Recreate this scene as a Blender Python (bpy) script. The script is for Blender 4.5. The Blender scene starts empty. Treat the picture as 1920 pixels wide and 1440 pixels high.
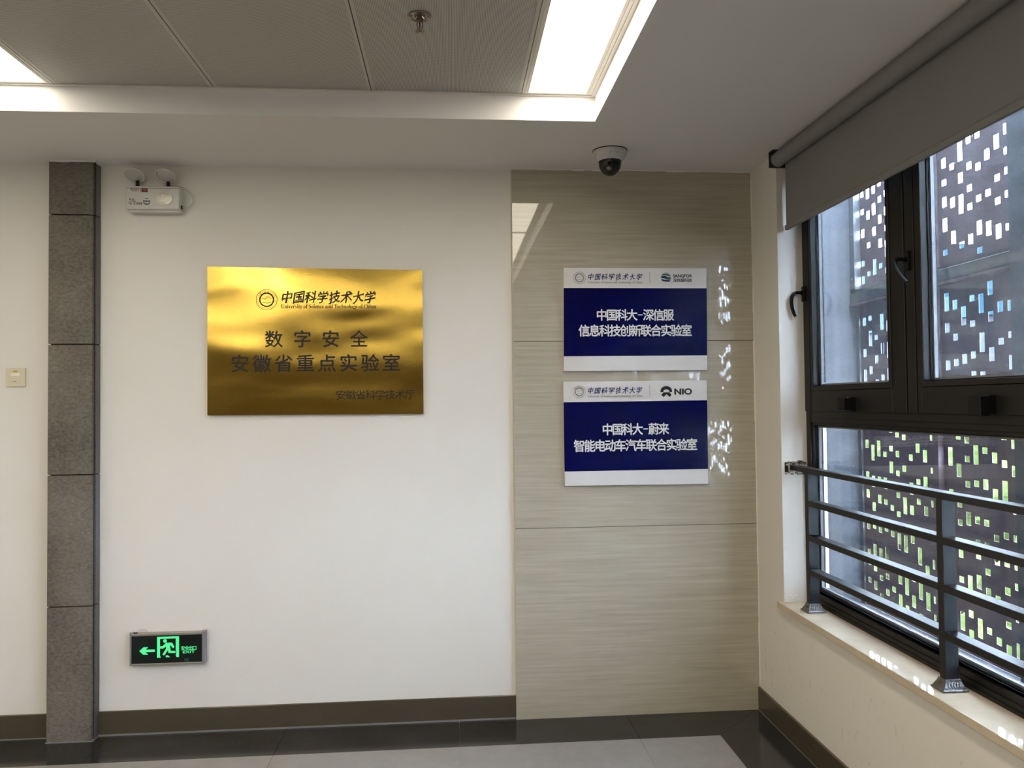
import bpy, bmesh, math, random
from mathutils import Vector, Matrix, noise
random.seed(7)
C = bpy.context.scene.collection
SC = bpy.context.scene
R = math.radians
sin, cos, PI = math.sin, math.cos, math.pi

# ------------------------------------------------------------------ camera
cam_d = bpy.data.cameras.new('camera')
cam = bpy.data.objects.new('camera', cam_d)
C.objects.link(cam)
YAW, PIT, ROL = R(4.4799), R(1.4453), R(-0.5931)
F = Vector((sin(YAW)*cos(PIT), cos(YAW)*cos(PIT), sin(PIT)))
Rt = Vector((cos(YAW), -sin(YAW), 0)); Up = Rt.cross(F)
R2 = Rt*cos(ROL)+Up*sin(ROL); U2 = -Rt*sin(ROL)+Up*cos(ROL)
cam.matrix_world = Matrix(((R2.x, U2.x, -F.x, -1.505), (R2.y, U2.y, -F.y, -3.7618), (R2.z, U2.z, -F.z, 1.5177), (0, 0, 0, 1)))
cam_d.sensor_width = 36
cam_d.lens = 36*1449.1/1920
cam_d.clip_start = 0.02
cam_d.clip_end = 300
SC.camera = cam

# ------------------------------------------------------------------ light and exposure
SKY = 78.0
LAMP = 11.2
SC.view_settings.view_transform = 'Standard'
SC.view_settings.look = 'None'
SC.view_settings.gamma = 1
SC.view_settings.use_curve_mapping = False
SC.view_settings.exposure = 0.0
w = bpy.data.worlds.new('overcast_sky'); SC.world = w
w.use_nodes = True
bg = w.node_tree.nodes['Background']
bg.inputs[0].default_value = (0.66, 0.80, 1.0, 1)
bg.inputs[1].default_value = SKY
SC.cycles.use_denoising = True
SC.cycles.max_bounces = 8
SC.cycles.diffuse_bounces = 5
SC.cycles.glossy_bounces = 5
SC.cycles.transparent_max_bounces = 20
SC.cycles.sample_clamp_indirect = 6

# ------------------------------------------------------------------ constants (metres)
H = 2.6646        # soffit height
T = 2.7664        # recessed ceiling height
XF = 0.1164       # window frame face
RV = -0.3195      # window reveal
ZS = 0.5994       # sill top
XL, YB = -6.5, -7.2   # room limits
XR_, YR_ = -0.912, -0.6729   # recess corner
WY = -5.12        # window far end

# ------------------------------------------------------------------ mesh helpers
class MB:
    def __init__(s): s.bm = bmesh.new()
    def box(s, x0, x1, y0, y1, z0, z1, bev=0, seg=1):
        t = bmesh.new()
        r = bmesh.ops.create_cube(t, size=1)
        for v in t.verts:
            v.co = Vector(((x0+x1)/2+v.co.x*(x1-x0), (y0+y1)/2+v.co.y*(y1-y0), (z0+z1)/2+v.co.z*(z1-z0)))
        if bev: bmesh.ops.bevel(t, geom=list(t.edges), offset=bev, segments=seg, affect='EDGES', profile=0.6)
        s.add(t); return s
    def add(s, t, M=None):
        if M is not None: t.transform(M)
        me = bpy.data.meshes.new('tmp'); t.to_mesh(me); t.free()
        s.bm.from_mesh(me); bpy.data.meshes.remove(me)
    def quad(s, pts):
        s.bm.faces.new([s.bm.verts.new(p) for p in pts]); return s
    def prism(s, pts, d):           # closed polygon of 3D points pushed by vector d
        a = [s.bm.verts.new(p) for p in pts]; b = [s.bm.verts.new(Vector(p)+Vector(d)) for p in pts]
        n = len(a)
        s.bm.faces.new(a); s.bm.faces.new(b[::-1])
        for i in range(n): s.bm.faces.new((a[i], b[i], b[(i+1) % n], a[(i+1) % n]))
        return s
    def lathe(s, prof, M=None, n=32, cap=True):     # prof = [(r,z)...] round z
        t = bmesh.new(); rings = []
        for r, z in prof:
            if r < 1e-6: rings.append([t.verts.new((0, 0, z))])
            else: rings.append([t.verts.new((r*cos(2*PI*i/n), r*sin(2*PI*i/n), z)) for i in range(n)])
        for A, B in zip(rings, rings[1:]):
            if len(A) == 1 and len(B) == 1: continue
            for i in range(n):
                j = (i+1) % n
                if len(A) == 1: t.faces.new((A[0], B[i], B[j]))
                elif len(B) == 1: t.faces.new((A[i], A[j], B[0]))
                else: t.faces.new((A[i], A[j], B[j], B[i]))
        if cap:
            for Q in (rings[0], rings[-1]):
                if len(Q) > 1: t.faces.new(Q)
        bmesh.ops.recalc_face_normals(t, faces=t.faces)
        s.add(t, M); return s
    def tube(s, pts, r, n=8):
        pts = [Vector(p) for p in pts]
        rr = r if isinstance(r, (list, tuple)) else [r]*len(pts)
        t = bmesh.new(); rings = []
        prev = None
        for i, p in enumerate(pts):
            d = (pts[min(i+1, len(pts)-1)]-pts[max(i-1, 0)]).normalized()
            if prev is None: u = d.orthogonal().normalized()
            else: u = (prev-d*prev.dot(d)).normalized()
            prev = u; v = d.cross(u)
            rings.append([t.verts.new(p+(u*cos(2*PI*k/n)+v*sin(2*PI*k/n))*rr[i]) for k in range(n)])
        for A, B in zip(rings, rings[1:]):
            for k in range(n): t.faces.new((A[k], A[(k+1) % n], B[(k+1) % n], B[k]))
        t.faces.new(rings[0]); t.faces.new(rings[-1])
        bmesh.ops.recalc_face_normals(t, faces=t.faces)
        s.add(t); return s
    def build(s, name, mat, parent=None, smooth=False, recalc=True):
        if recalc: bmesh.ops.recalc_face_normals(s.bm, faces=s.bm.faces)
        me = bpy.data.meshes.new(name)
        s.bm.to_mesh(me); s.bm.free()
        me.materials.append(mat)
        if smooth:
            for p in me.polygons: p.use_smooth = True
            me.set_sharp_from_angle(angle=R(40))
        o = bpy.data.objects.new(name, me)
        C.objects.link(o)
        if parent is not None: o.parent = parent
        return o

def smooth_curve(pts, n=6):
    P = [Vector(p) for p in pts]; out = []
    for i in range(len(P)-1):
        a, b, c, d = P[max(i-1, 0)], P[i], P[i+1], P[min(i+2, len(P)-1)]
        for k in range(n):
            t = k/n
            out.append(0.5*((2*b)+(c-a)*t+(2*a-5*b+4*c-d)*t*t+(-a+3*b-3*c+d)*t**3))
    out.append(P[-1]); return out

def empty(name, loc=(0, 0, 0)):
    o = bpy.data.objects.new(name, None); C.objects.link(o)
    o.empty_display_size = 0.1
    return o            # children are modelled in world coordinates
def tag(o, label, cat, group=None):
    o['label'] = label; o['category'] = cat
    if group: o['group'] = group
    return o
def struct(o, label=None):
    o['kind'] = 'structure'
    if label: o['label'] = label
    return o

# ------------------------------------------------------------------ materials
def mat(name, col, rough=0.6, metal=0, spec=0.5, **k):
    m = bpy.data.materials.new(name); m.use_nodes = True
    b = m.node_tree.nodes['Principled BSDF']
    b.inputs['Base Color'].default_value = (*col, 1)
    b.inputs['Roughness'].default_value = rough
    b.inputs['Metallic'].default_value = metal
    b.inputs['Specular IOR Level'].default_value = spec
    for a, v in k.items(): b.inputs[a.replace('_', ' ')].default_value = v
    return m
class N:
    def __init__(s, m): s.t = m.node_tree; s.b = s.t.nodes.get('Principled BSDF'); s.out = s.t.nodes.get('Material Output')
    def n(s, typ, **k):
        o = s.t.nodes.new(typ)
        for a, v in k.items():
            if a.startswith('i_'):
                key = a[2:].replace('_', ' ')
                o.inputs[key].default_value = v
            else: setattr(o, a, v)
        return o
    def l(s, a, b): s.t.links.new(a, b)
    def coord(s, scale=(1, 1, 1), rot=(0, 0, 0)):
        tc = s.n('ShaderNodeNewGeometry'); mp = s.n('ShaderNodeMapping')
        mp.inputs['Scale'].default_value = scale; mp.inputs['Rotation'].default_value = rot
        s.l(tc.outputs['Position'], mp.inputs['Vector']); return mp.outputs[0]
    def noise(s, vec, scale=5, detail=3, rough=0.5, dist=0):
        o = s.n('ShaderNodeTexNoise'); o.inputs['Scale'].default_value = scale; o.inputs['Detail'].default_value = detail
        o.inputs['Roughness'].default_value = rough; o.inputs['Distortion'].default_value = dist
        s.l(vec, o.inputs['Vector']); return o.outputs['Fac']
    def ramp(s, fac, stops):
        o = s.n('ShaderNodeValToRGB'); e = o.color_ramp.elements
        while len(e) < len(stops): e.new(0.5)
        for i, (p, c) in enumerate(stops):
            e[i].position = p; e[i].color = (*c, 1) if len(c) == 3 else c
        s.l(fac, o.inputs[0]); return o.outputs[0]
    def math(s, op, a, b=None, c=None):
        o = s.n('ShaderNodeMath', operation=op)
        for i, v in enumerate((a, b, c)):
            if v is None: continue
            if isinstance(v, (int, float)): o.inputs[i].default_value = v
            else: s.l(v, o.inputs[i])
        return o.outputs[0]
    def bump(s, h, strength=0.1, dist=0.01):
        o = s.n('ShaderNodeBump'); o.inputs['Strength'].default_value = strength; o.inputs['Distance'].default_value = dist
        s.l(h, o.inputs['Height']); s.l(o.outputs[0], s.b.inputs['Normal'])
    def mix(s, fac, a, b):
        o = s.n('ShaderNodeMix', data_type='RGBA')
        for i, v in ((0, fac), (6, a), (7, b)):
            if isinstance(v, (int, float)): o.inputs[i].default_value = v
            elif isinstance(v, tuple): o.inputs[i].default_value = (*v, 1)
            else: s.l(v, o.inputs[i])
        return o.outputs[2]

def paint(name, col, scuff=False):
    m = mat(name, col, 0.75, spec=0.25); g = N(m)
    v = g.coord()
    big = g.noise(v, 1.3, 3)
    c = g.mix(g.math('MULTIPLY', g.math('SUBTRACT', big, 0.35), 0.25), col, tuple(x*0.9 for x in col))
    if scuff:
        sep = g.n('ShaderNodeSeparateXYZ'); g.l(v, sep.inputs[0])
        s1 = g.noise(g.coord((1, 11, 3.2), (R(28), 0, 0)), 2.6, 4, 0.6)
        s2 = g.noise(g.coord((1, 9, 6)), 4.5, 3, 0.5)
        a = g.math('MULTIPLY', g.math('SUBTRACT', s1, 0.635), 8.0)
        b = g.math('MULTIPLY', g.math('SUBTRACT', s2, 0.65), 7.0)
        a = g.math('MAXIMUM', a, b); a.node.use_clamp = True
        low = g.math('MULTIPLY', g.math('SUBTRACT', 0.56, sep.outputs[2]), 6.0); low.node.use_clamp = True
        c = g.mix(g.math('MULTIPLY', g.math('MULTIPLY', a, low), 0.45), c, (0.25, 0.235, 0.22))
    else:
        s1 = g.noise(g.coord((7, 1, 14)), 1.6, 4, 0.6)
        a = g.math('MULTIPLY', g.math('SUBTRACT', s1, 0.74), 8.0); a.node.use_clamp = True
        c = g.mix(g.math('MULTIPLY', a, 0.25), c, (0.4, 0.38, 0.35))
    g.l(c, g.b.inputs['Base Color'])
    g.bump(g.noise(v, 90, 3), 0.06, 0.004)
    return m

M_WALL = paint('white_wall_paint', (0.80, 0.785, 0.755))
M_WALLR = paint('scuffed_wall_paint', (0.80, 0.775, 0.725), True)
M_CEIL = mat('ceiling_paint', (0.78, 0.78, 0.80), 0.8, spec=0.2)
g = N(M_CEIL); g.bump(g.noise(g.coord(), 60, 2), 0.04, 0.003)

def m_tile():
    m = mat('beige_grained_tile', (0.4, 0.36, 0.28), 0.06, spec=0.55); g = N(m)
    v = g.coord((0.9, 1, 26)); a = g.noise(v, 2.2, 5, 0.62, 0.25)
    b = g.noise(g.coord((2, 1, 130)), 3.0, 3, 0.6)
    f = g.math('ADD', g.math('MULTIPLY', a, 0.7), g.math('MULTIPLY', b, 0.3))
    c = g.ramp(f, [(0.3, (0.385, 0.35, 0.275)), (0.5, (0.455, 0.425, 0.345)), (0.7, (0.53, 0.505, 0.425))])
    g.l(c, g.b.inputs['Base Color'])
    g.bump(g.noise(g.coord((1, 1, 1)), 2.2, 1), 0.05, 0.02)
    return m
M_TILE = m_tile()
M_TILE.node_tree.nodes['Principled BSDF'].inputs['Roughness'].default_value = 0.025

def m_stone(name, c0, c1, rough, scale=60, bump=0.35, lo=0.55, hi=1.9):
    m = mat(name, c0, rough); g = N(m)
    a = g.noise(g.coord((1, 1, 1.6)), scale, 5, 0.7); b = g.noise(g.coord(), 4, 4)
    f = g.math('ADD', g.math('MULTIPLY', a, 0.6), g.math('MULTIPLY', b, 0.4))
    g.l(g.ramp(f, [(0.36, tuple(x*lo for x in c0)), (0.5, c0), (0.62, c1), (0.72, tuple(min(1, x*hi) for x in c1))]), g.b.inputs['Base Color'])
    if bump: g.bump(a, bump, 0.003)
    return m
M_STONE = m_stone('flamed_grey_granite', (0.155, 0.14, 0.12), (0.20, 0.185, 0.16), 0.75)
M_STONE_S = m_stone('sawn_granite_edge', (0.10, 0.10, 0.105), (0.14, 0.14, 0.15), 0.35, 90, 0.05)
M_GRAN = m_stone('black_polished_granite', (0.028, 0.029, 0.031), (0.042, 0.043, 0.046), 0.14, 160, 0)
M_FLOOR = m_stone('light_polished_floor_tile', (0.295, 0.285, 0.28), (0.31, 0.30, 0.295), 0.14, 12, 0, 0.94, 1.06)
M_SKIRT = mat('brown_steel_skirting', (0.115, 0.097, 0.070), 0.25, 0.4)
g = N(M_SKIRT); g.bump(g.noise(g.coord((3, 3, 14)), 1.5, 2), 0.12, 0.01)
M_CAULK = mat('grey_caulk', (0.20, 0.20, 0.21), 0.5)
M_GROUT = mat('dark_joint', (0.03, 0.028, 0.025), 0.9)
M_GROUTW = mat('pale_grout', (0.62, 0.58, 0.50), 0.8)

def m_perf():
    m = mat('perforated_white_metal', (0.55, 0.545, 0.53), 0.45); g = N(m)
    sep = g.n('ShaderNodeSeparateXYZ'); g.l(g.coord(), sep.inputs[0])
    P = 0.0052
    def cell(o): return g.math('SUBTRACT', g.math('FRACT', g.math('MULTIPLY', o, 1/P)), 0.5)
    x, y = cell(sep.outputs[0]), cell(sep.outputs[1])
    d = g.math('SQRT', g.math('ADD', g.math('MULTIPLY', x, x), g.math('MULTIPLY', y, y)))
    k = g.math('LESS_THAN', d, 0.25)
    g.l(g.mix(k, (0.55, 0.545, 0.53), (0.02, 0.02, 0.02)), g.b.inputs['Base Color'])
    g.l(g.math('SUBTRACT', 0.5, g.math('MULTIPLY', k, 0.5)), g.b.inputs['Specular IOR Level'])
    return m
M_PERF = m_perf()
M_PANELRIM = mat('white_metal_rim', (0.55, 0.545, 0.53), 0.45)

def m_emit(name, col, s):
    m = bpy.data.materials.new(name); m.use_nodes = True; t = m.node_tree; t.nodes.clear()
    e = t.nodes.new('ShaderNodeEmission'); o = t.nodes.new('ShaderNodeOutputMaterial')
    e.inputs[0].default_value = (*col, 1); e.inputs[1].default_value = s
    t.links.new(e.outputs[0], o.inputs[0]); return m
M_LAMP = m_emit('lit_diffuser', (1.0, 0.895, 0.71), LAMP)
M_LAMPFR = mat('lamp_frame_white', (0.72, 0.70, 0.66), 0.4)

def m_brass():
    m = mat('brushed_brass', (0.82, 0.57, 0.12), 0.24, 1.0); g = N(m)
    lo = g.noise(g.coord((1.2, 1, 2.6)), 1.6, 1, 0.4, 0.3)
    hi = g.noise(g.coord((4, 1, 420)), 3, 3, 0.7)
    g.l(g.math('ADD', 0.12, g.math('MULTIPLY', hi, 0.07)), g.b.inputs['Roughness'])
    bl = g.n('ShaderNodeBump'); bl.inputs['Strength'].default_value = 1.0; bl.inputs['Distance'].default_value = 0.011
    g.l(lo, bl.inputs['Height'])
    bh = g.n('ShaderNodeBump'); bh.inputs['Strength'].default_value = 0.06; bh.inputs['Distance'].default_value = 0.001
    g.l(hi, bh.inputs['Height']); g.l(bl.outputs[0], bh.inputs['Normal']); g.l(bh.outputs[0], g.b.inputs['Normal'])
    return m
M_BRASS = m_brass()
M_BLACKPAINT = mat('black_print', (0.008, 0.008, 0.008), 0.4)
M_CHAR = mat('charcoal_print', (0.025, 0.03, 0.03), 0.4)
M_SIGNW = mat('white_sign_film', (0.70, 0.69, 0.68), 0.28)
def m_blue():
    m = mat('navy_sign_film', (0.0003, 0.0012, 0.052), 0.2, spec=0.12); g = N(m)
    g.bump(g.noise(g.coord(), 420, 2), 0.10, 0.0006); return m
M_BLUE = m_blue()
M_PRINTW = mat('white_print', (0.74, 0.74, 0.76), 0.4)
M_PRINTB = mat('blue_print', (0.005, 0.015, 0.14), 0.4)
M_GREY = mat('grey_print', (0.16, 0.16, 0.17), 0.5)
M_PURE = mat('black_logo_print', (0.004, 0.004, 0.004), 0.4)
M_TEAL = mat('teal_print', (0.03, 0.13, 0.14), 0.4)
M_GREENP = mat('green_print', (0.01, 0.13, 0.05), 0.4)
M_REDP = mat('dark_red_print', (0.16, 0.02, 0.02), 0.4)

M_FRAME = mat('anthracite_aluminium', (0.011, 0.0105, 0.011), 0.42, spec=0.35)
M_RUBBER = mat('black_gasket', (0.003, 0.003, 0.004), 0.5, spec=0.3)
M_SPACER = mat('silver_spacer_bar', (0.22, 0.23, 0.25), 0.5, 0.2)
M_RAIL = mat('black_enamelled_steel', (0.010, 0.010, 0.012), 0.36, spec=0.5)
M_CASTB = mat('grey_cast_metal', (0.20, 0.20, 0.20), 0.32, 0.7)
g = N(M_CASTB); g.bump(g.noise(g.coord(), 130, 3), 0.8, 0.004)
def m_glass(name, dust):
    m = bpy.data.materials.new(name); m.use_nodes = True; t = m.node_tree; t.nodes.clear(); g = N(m)
    out = g.n('ShaderNodeOutputMaterial'); tr = g.n('ShaderNodeBsdfTransparent'); gl = g.n('ShaderNodeBsdfGlossy'); df = g.n('ShaderNodeBsdfTranslucent')
    tr.inputs[0].default_value = (0.98, 0.992, 0.995, 1); gl.inputs['Roughness'].default_value = 0.01
    df.inputs[0].default_value = (0.75, 0.78, 0.82, 1)
    lw = g.n('ShaderNodeLayerWeight'); lw.inputs[0].default_value = 0.5
    fr = g.math('ADD', 0.035, g.math('MULTIPLY', 0.9, g.math('POWER', lw.outputs['Facing'], 5.0)))
    m1 = g.n('ShaderNodeMixShader'); g.l(fr, m1.inputs[0]); g.l(tr.outputs[0], m1.inputs[1]); g.l(gl.outputs[0], m1.inputs[2])
    sp = g.noise(g.coord((1, 1, 0.6)), 210, 2, 0.6)
    a = g.math('MULTIPLY', g.math('SUBTRACT', sp, 0.585), 8.0); a.node.use_clamp = True
    a = g.math('ADD', g.math('MULTIPLY', a, dust), dust*0.05)
    m2 = g.n('ShaderNodeMixShader'); g.l(a, m2.inputs[0]); g.l(m1.outputs[0], m2.inputs[1]); g.l(df.outputs[0], m2.inputs[2])
    g.l(m2.outputs[0], out.inputs[0]); return m
M_GLASS = m_glass('clean_window_glass', 0.018)
M_GLASSD = m_glass('dusty_window_glass', 0.09)
M_SILL = m_stone('cream_marble_sill', (0.62, 0.53, 0.40), (0.66, 0.575, 0.445), 0.05, 9, 0, 0.92, 1.05)
M_SILL.node_tree.nodes['Principled BSDF'].inputs['Specular IOR Level'].default_value = 0.7
def m_blind():
    m = mat('grey_blind_fabric', (0.275, 0.278, 0.28), 0.85, spec=0.1); g = N(m)
    tr = g.n('ShaderNodeBsdfTranslucent'); tr.inputs[0].default_value = (0.5, 0.5, 0.52, 1)
    mx = g.n('ShaderNodeMixShader'); mx.inputs[0].default_value = 0.03
    g.l(g.b.outputs[0], mx.inputs[1]); g.l(tr.outputs[0], mx.inputs[2]); g.l(mx.outputs[0], g.out.inputs[0])
    g.bump(g.noise(g.coord((1, 60, 60)), 8, 2), 0.06, 0.001); return m
M_BLIND = m_blind()
M_BRKT = mat('dark_bracket_plastic', (0.035, 0.035, 0.04), 0.3)
M_WPLAST = mat('white_plastic', (0.62, 0.62, 0.61), 0.35)
M_CREAM = mat('cream_plastic', (0.70, 0.65, 0.50), 0.35)
M_LENS = mat('clear_ribbed_lens', (0.62, 0.63, 0.62), 0.2, 0.2)
M_DOME = mat('black_dome_glass', (0.006, 0.007, 0.009), 0.06)
M_ALU = mat('brushed_aluminium', (0.48, 0.47, 0.46), 0.32, 0.8)
M_EXITP = mat('black_exit_glass', (0.002, 0.010, 0.011), 0.12)
M_GLOW = m_emit('green_backlit_film', (0.12, 1.0, 0.36), 0.95)
M_GLOWD = m_emit('dim_green_film', (0.12, 0.55, 0.33), 0.25)
M_CHROME = mat('dull_chrome', (0.32, 0.29, 0.27), 0.22, 1.0)
M_REDBULB = mat('dark_red_glass_bulb', (0.10, 0.012, 0.01), 0.1)
M_MORTAR = m_stone('broken_mortar', (0.32, 0.29, 0.24), (0.5, 0.46, 0.38), 0.95, 70, 0.8)
M_CONC = m_stone('outside_concrete', (0.060, 0.064, 0.075), (0.068, 0.072, 0.085), 0.85, 9, 0.05, 0.85, 1.1)
M_CORTEN = m_stone('brown_weathered_steel', (0.085, 0.052, 0.056), (0.100, 0.064, 0.068), 0.65, 30, 0.08, 0.8, 1.25)
M_GALV = mat('galvanised_post', (0.09, 0.095, 0.105), 0.45, 0.2)
M_BEAM = m_stone('mossy_green_grey_beam', (0.024, 0.028, 0.024), (0.03, 0.034, 0.03), 0.8, 25, 0.1)
M_PILLAR = m_stone('slate_grey_pillar', (0.028, 0.032, 0.038), (0.032, 0.037, 0.043), 0.7, 14, 0.05, 0.85, 1.15)
M_LEAF = m_stone('leaf_green', (0.0200, 0.0265, 0.0080), (0.0360, 0.0420, 0.0170), 0.7, 2.2, 0.3)
for mm in (M_LEAF,): mm.node_tree.nodes['Principled BSDF'].inputs['Specular IOR Level'].default_value = 0.0
M_BARK = mat('bark', (0.09, 0.065, 0.045), 0.9)
M_LAWN = m_stone('lawn', (0.0200, 0.0245, 0.0120), (0.0240, 0.0280, 0.0150), 0.95, 3, 0)
M_LAWN.node_tree.nodes['Principled BSDF'].inputs['Specular IOR Level'].default_value = 0.0
M_FARW = mat('far_white_render', (0.0220, 0.0240, 0.0260), 0.8, spec=0.0)
M_FARG = mat('far_window_glass', (0.003, 0.006, 0.009), 0.5, spec=0.05)
M_CYAN = mat('cyan_roof_cladding', (0.0009, 0.0105, 0.0165), 0.6, spec=0.05)
M_WOOD = m_stone('dark_wood_panel', (0.05, 0.032, 0.02), (0.06, 0.04, 0.026), 0.45, 6, 0)

# ------------------------------------------------------------------ room shell
m = MB().box(XL, 0.2148, 0, 0.2, -0.1, 2.95)
wall_back = struct(m.build('wall_back', M_WALL))
m = MB()
m.box(0, 0.215, RV, 0, -0.1, 2.95)
m.box(0, 0.215, WY, RV, -0.1, ZS-0.0276)
m.box(0, 0.215, YB, WY, -0.1, 2.95)
m.box(0.0, 0.215, WY, RV, H+0.002, 2.95)
wall_right = struct(m.build('wall_right', M_WALLR))
m = MB()
m.box(0.2155, 0.220, RV+0.002, 0.452, 0.376, 4.2); m.box(0.2155, 0.220, WY, RV, 0.376, ZS-0.03); m.box(0.2155, 0.220, WY, RV, 2.70, 4.2); m.box(0.2155, 0.220, YB, WY, 0.376, 4.2)
m.build('added_cladding', M_CONC, wall_right)  # unseen dark skin, added to keep white wall bounce off the screen
wall_left = struct(MB().box(XL-0.2, XL, YB, 0.2, -0.1, 2.95).build('wall_left', M_WALL))
wall_front = struct(MB().box(XL-0.2, 0.25, YB-0.2, YB, -0.1, 2.95).build('wall_front', M_WALL))
# made-up dark timber doors behind the viewer, added to darken the plaque's reflection
for i in range(4):
    x0 = -5.6+i*1.35
    d = struct(MB().box(x0, x0+1.25, YB, YB+0.05, 0.0, 2.35, 0.004).build('door_%d' % (i+1), M_WOOD))
    MB().box(x0-0.06, x0, YB, YB+0.08, 0, 2.41).box(x0+1.25, x0+1.31, YB, YB+0.08, 0, 2.41).box(x0-0.06, x0+1.31, YB, YB+0.08, 2.35, 2.41).build('door_frame', M_WOOD, d)
    MB().tube([(x0+0.1, YB+0.05, 1.0), (x0+0.1, YB+0.11, 1.0), (x0+0.22, YB+0.11, 1.0)], 0.01).build('door_handle', M_ALU, d)

# soffit and recess
m = MB()
RYB = -6.1
RXL = -6.1
m.box(XL, 0, YR_, 0, H, 2.95)
m.box(XR_, 0, YB, YR_, H, 2.95)
m.box(XL, XR_, YB, RYB, H, 2.95)
m.box(XL, RXL, RYB, YR_, H, 2.95)
m.box(RXL, XR_, RYB, YR_, T+0.03, 2.95)
ceiling = struct(m.build('ceiling', M_CEIL))
# wall angle trim round the recess
m = MB()
m.box(RXL, XR_, YR_-0.016, YR_, T-0.003, T+0.03)
m.box(XR_-0.016, XR_, RYB, YR_-0.016, T-0.003, T+0.03)
struct(m.build('trim_1', M_LAMPFR))

lights = []
def light_fixture(x0, x1, y0, y1, label):
    t = empty('ceiling_light')
    tag(t, label, 'ceiling light', 'strip ceiling lights in the recess')
    fw = 0.026
    m = MB()
    z0, z1 = T-0.001, T+0.028
    m.box(x0, x0+fw, y0, y1, z0, z1); m.box(x1-fw, x1, y0, y1, z0, z1)
    m.box(x0+fw, x1-fw, y0, y0+0.012, z0, z1); m.box(x0+fw, x1-fw, y1-0.012, y1, z0, z1)
    m.box(x0+0.011, x0+0.014, y0, y1, z0-0.0015, z0); m.box(x1-0.014, x1-0.011, y0, y1, z0-0.0015, z0)
    m.build('lamp_frame', M_LAMPFR, t)
    MB().box(x0+fw, x1-fw, y0+0.012, y1-0.012, z0+0.006, z0+0.012).build('diffuser', M_LAMP, t)
    return t
def panel(x0, x1, y0, y1):
    g_ = 0.002
    m = MB()
    m.box(x0+g_, x1-g_, y0+g_, y1-g_, T+0.001, T+0.02)
    o = m.build('ceiling_panel', M_PERF, ceiling)
    o.data.materials.append(M_PANELRIM)
    r = 0.012
    bm = bmesh.new()
    def q(a, b, c, d):
        bm.faces.new([bm.verts.new(v) for v in ((a, c, T), (b, c, T), (b, d, T), (a, d, T))])
    q(x0+g_, x0+g_+r, y0+g_, y1-g_); q(x1-g_-r, x1-g_, y0+g_, y1-g_)
    q(x0+g_+r, x1-g_-r, y0+g_, y0+g_+0.006); q(x0+g_+r, x1-g_-r, y1-g_-0.006, y1-g_)
    me = o.data; tmp = bmesh.new(); tmp.from_mesh(me)
    me2 = bpy.data.meshes.new('t'); bm.to_mesh(me2); n0 = len(tmp.faces); tmp.from_mesh(me2)
    tmp.faces.ensure_lookup_table()
    for f in tmp.faces[n0:]: f.material_index = 1; f.normal_flip() if f.normal.z > 0 else None
    tmp.to_mesh(me); tmp.free(); bm.free()
    return o
ys = [YR_-0.016-1.2*i for i in range(5)]
cols_l = [(-1.212, XR_-0.016), (-3.322, -3.022), (-5.432, -5.132)]
wh = {(0, 0): 'long white ceiling light panel at top right beside the soffit',
      (1, 0): 'white ceiling light panel at the top left corner, its tip only in view'}
ordn = ['first', 'second', 'third']
for c_, (a, b) in enumerate(cols_l):
    for r_ in range(3):
        nm = ['in the row nearest the window', 'in the row left of the sprinkler', 'in the row farthest from the window'][c_]
        lab = wh.get((c_, r_), '%s ceiling light panel from the sign wall, %s' % (ordn[r_], nm))
        light_fixture(a, b, ys[r_+1]+0.003, ys[r_]-0.003, lab)
for r_ in range(3):
    for a, b in ((-1.8127, -1.212), (-2.4225, -1.8127), (-3.022, -2.4225), (-3.93, -3.322), (-4.53, -3.93), (-5.132, -4.53), (-6.1, -5.432)):
        panel(a, b, ys[r_+1], ys[r_])
# unseen crosswise rows of the same fixtures, added to brighten the plaque's reflection
yc = ys[3]
rown = ['nearer', 'farther']
for j in range(2):
    for k, nm in enumerate(('by the window side', 'second from the window side', 'third from the window side', 'on the far side')):
        light_fixture(XR_-0.016-1.2*(k+1)+0.003, XR_-0.016-1.2*k-0.003, yc-0.3, yc, 'added light panel in the %s cross row behind the viewer, %s' % (rown[j], nm))
    panel(RXL, XR_-0.016-4.8, yc-0.3, yc)
    y2 = yc-0.3
    y3 = y2-0.9 if j == 0 else RYB
    for k in range(8): panel(XR_-0.016-0.6*(k+1), XR_-0.016-0.6*k, y3, y2)
    panel(RXL, XR_-0.016-4.8, y3, y2)
    yc = y3

# ------------------------------------------------------------------ floor
m = MB().box(XL, 0.0, YB, 0, -0.1, -0.012)
floor = struct(m.build('floor', mat('grey_floor_joint', (0.20, 0.195, 0.18), 0.8)))
def fpoly(pts, mt):
    m = MB(); m.prism([(x, y, -0.011) for x, y in pts], (0, 0, 0.011))
    return m.build('floor_tile', mt, floor)
J = [0, -0.6703, -1.4804, -2.2905, -3.0966, -3.905, -4.715, -5.525, XL]
B = -0.291; gp = 0.0007
for i in range(len(J)-1):
    a, b = J[i]-gp, J[i+1]+gp
    if i == 0: fpoly([(-0.0-0.001, -0.001), (b, -0.001), (b, B+gp), (B-0.0075, B+gp)], M_GRAN)
    else: fpoly([(a, -0.001), (b, -0.001), (b, B+gp), (a, B+gp)], M_GRAN)
yy = 0; k = 0
RB = -0.2985
while yy > YB+0.01:
    y1 = max(yy-(0.96 if k == 0 else 0.81), YB)
    if k == 0: fpoly([(-0.001, -0.003), (RB, B-gp), (RB, y1+gp), (-0.001, y1+gp)], M_GRAN)
    else: fpoly([(-0.001, yy-gp), (RB, yy-gp), (RB, y1+gp), (-0.001, y1+gp)], M_GRAN)
    yy = y1; k += 1
yy = B
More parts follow.
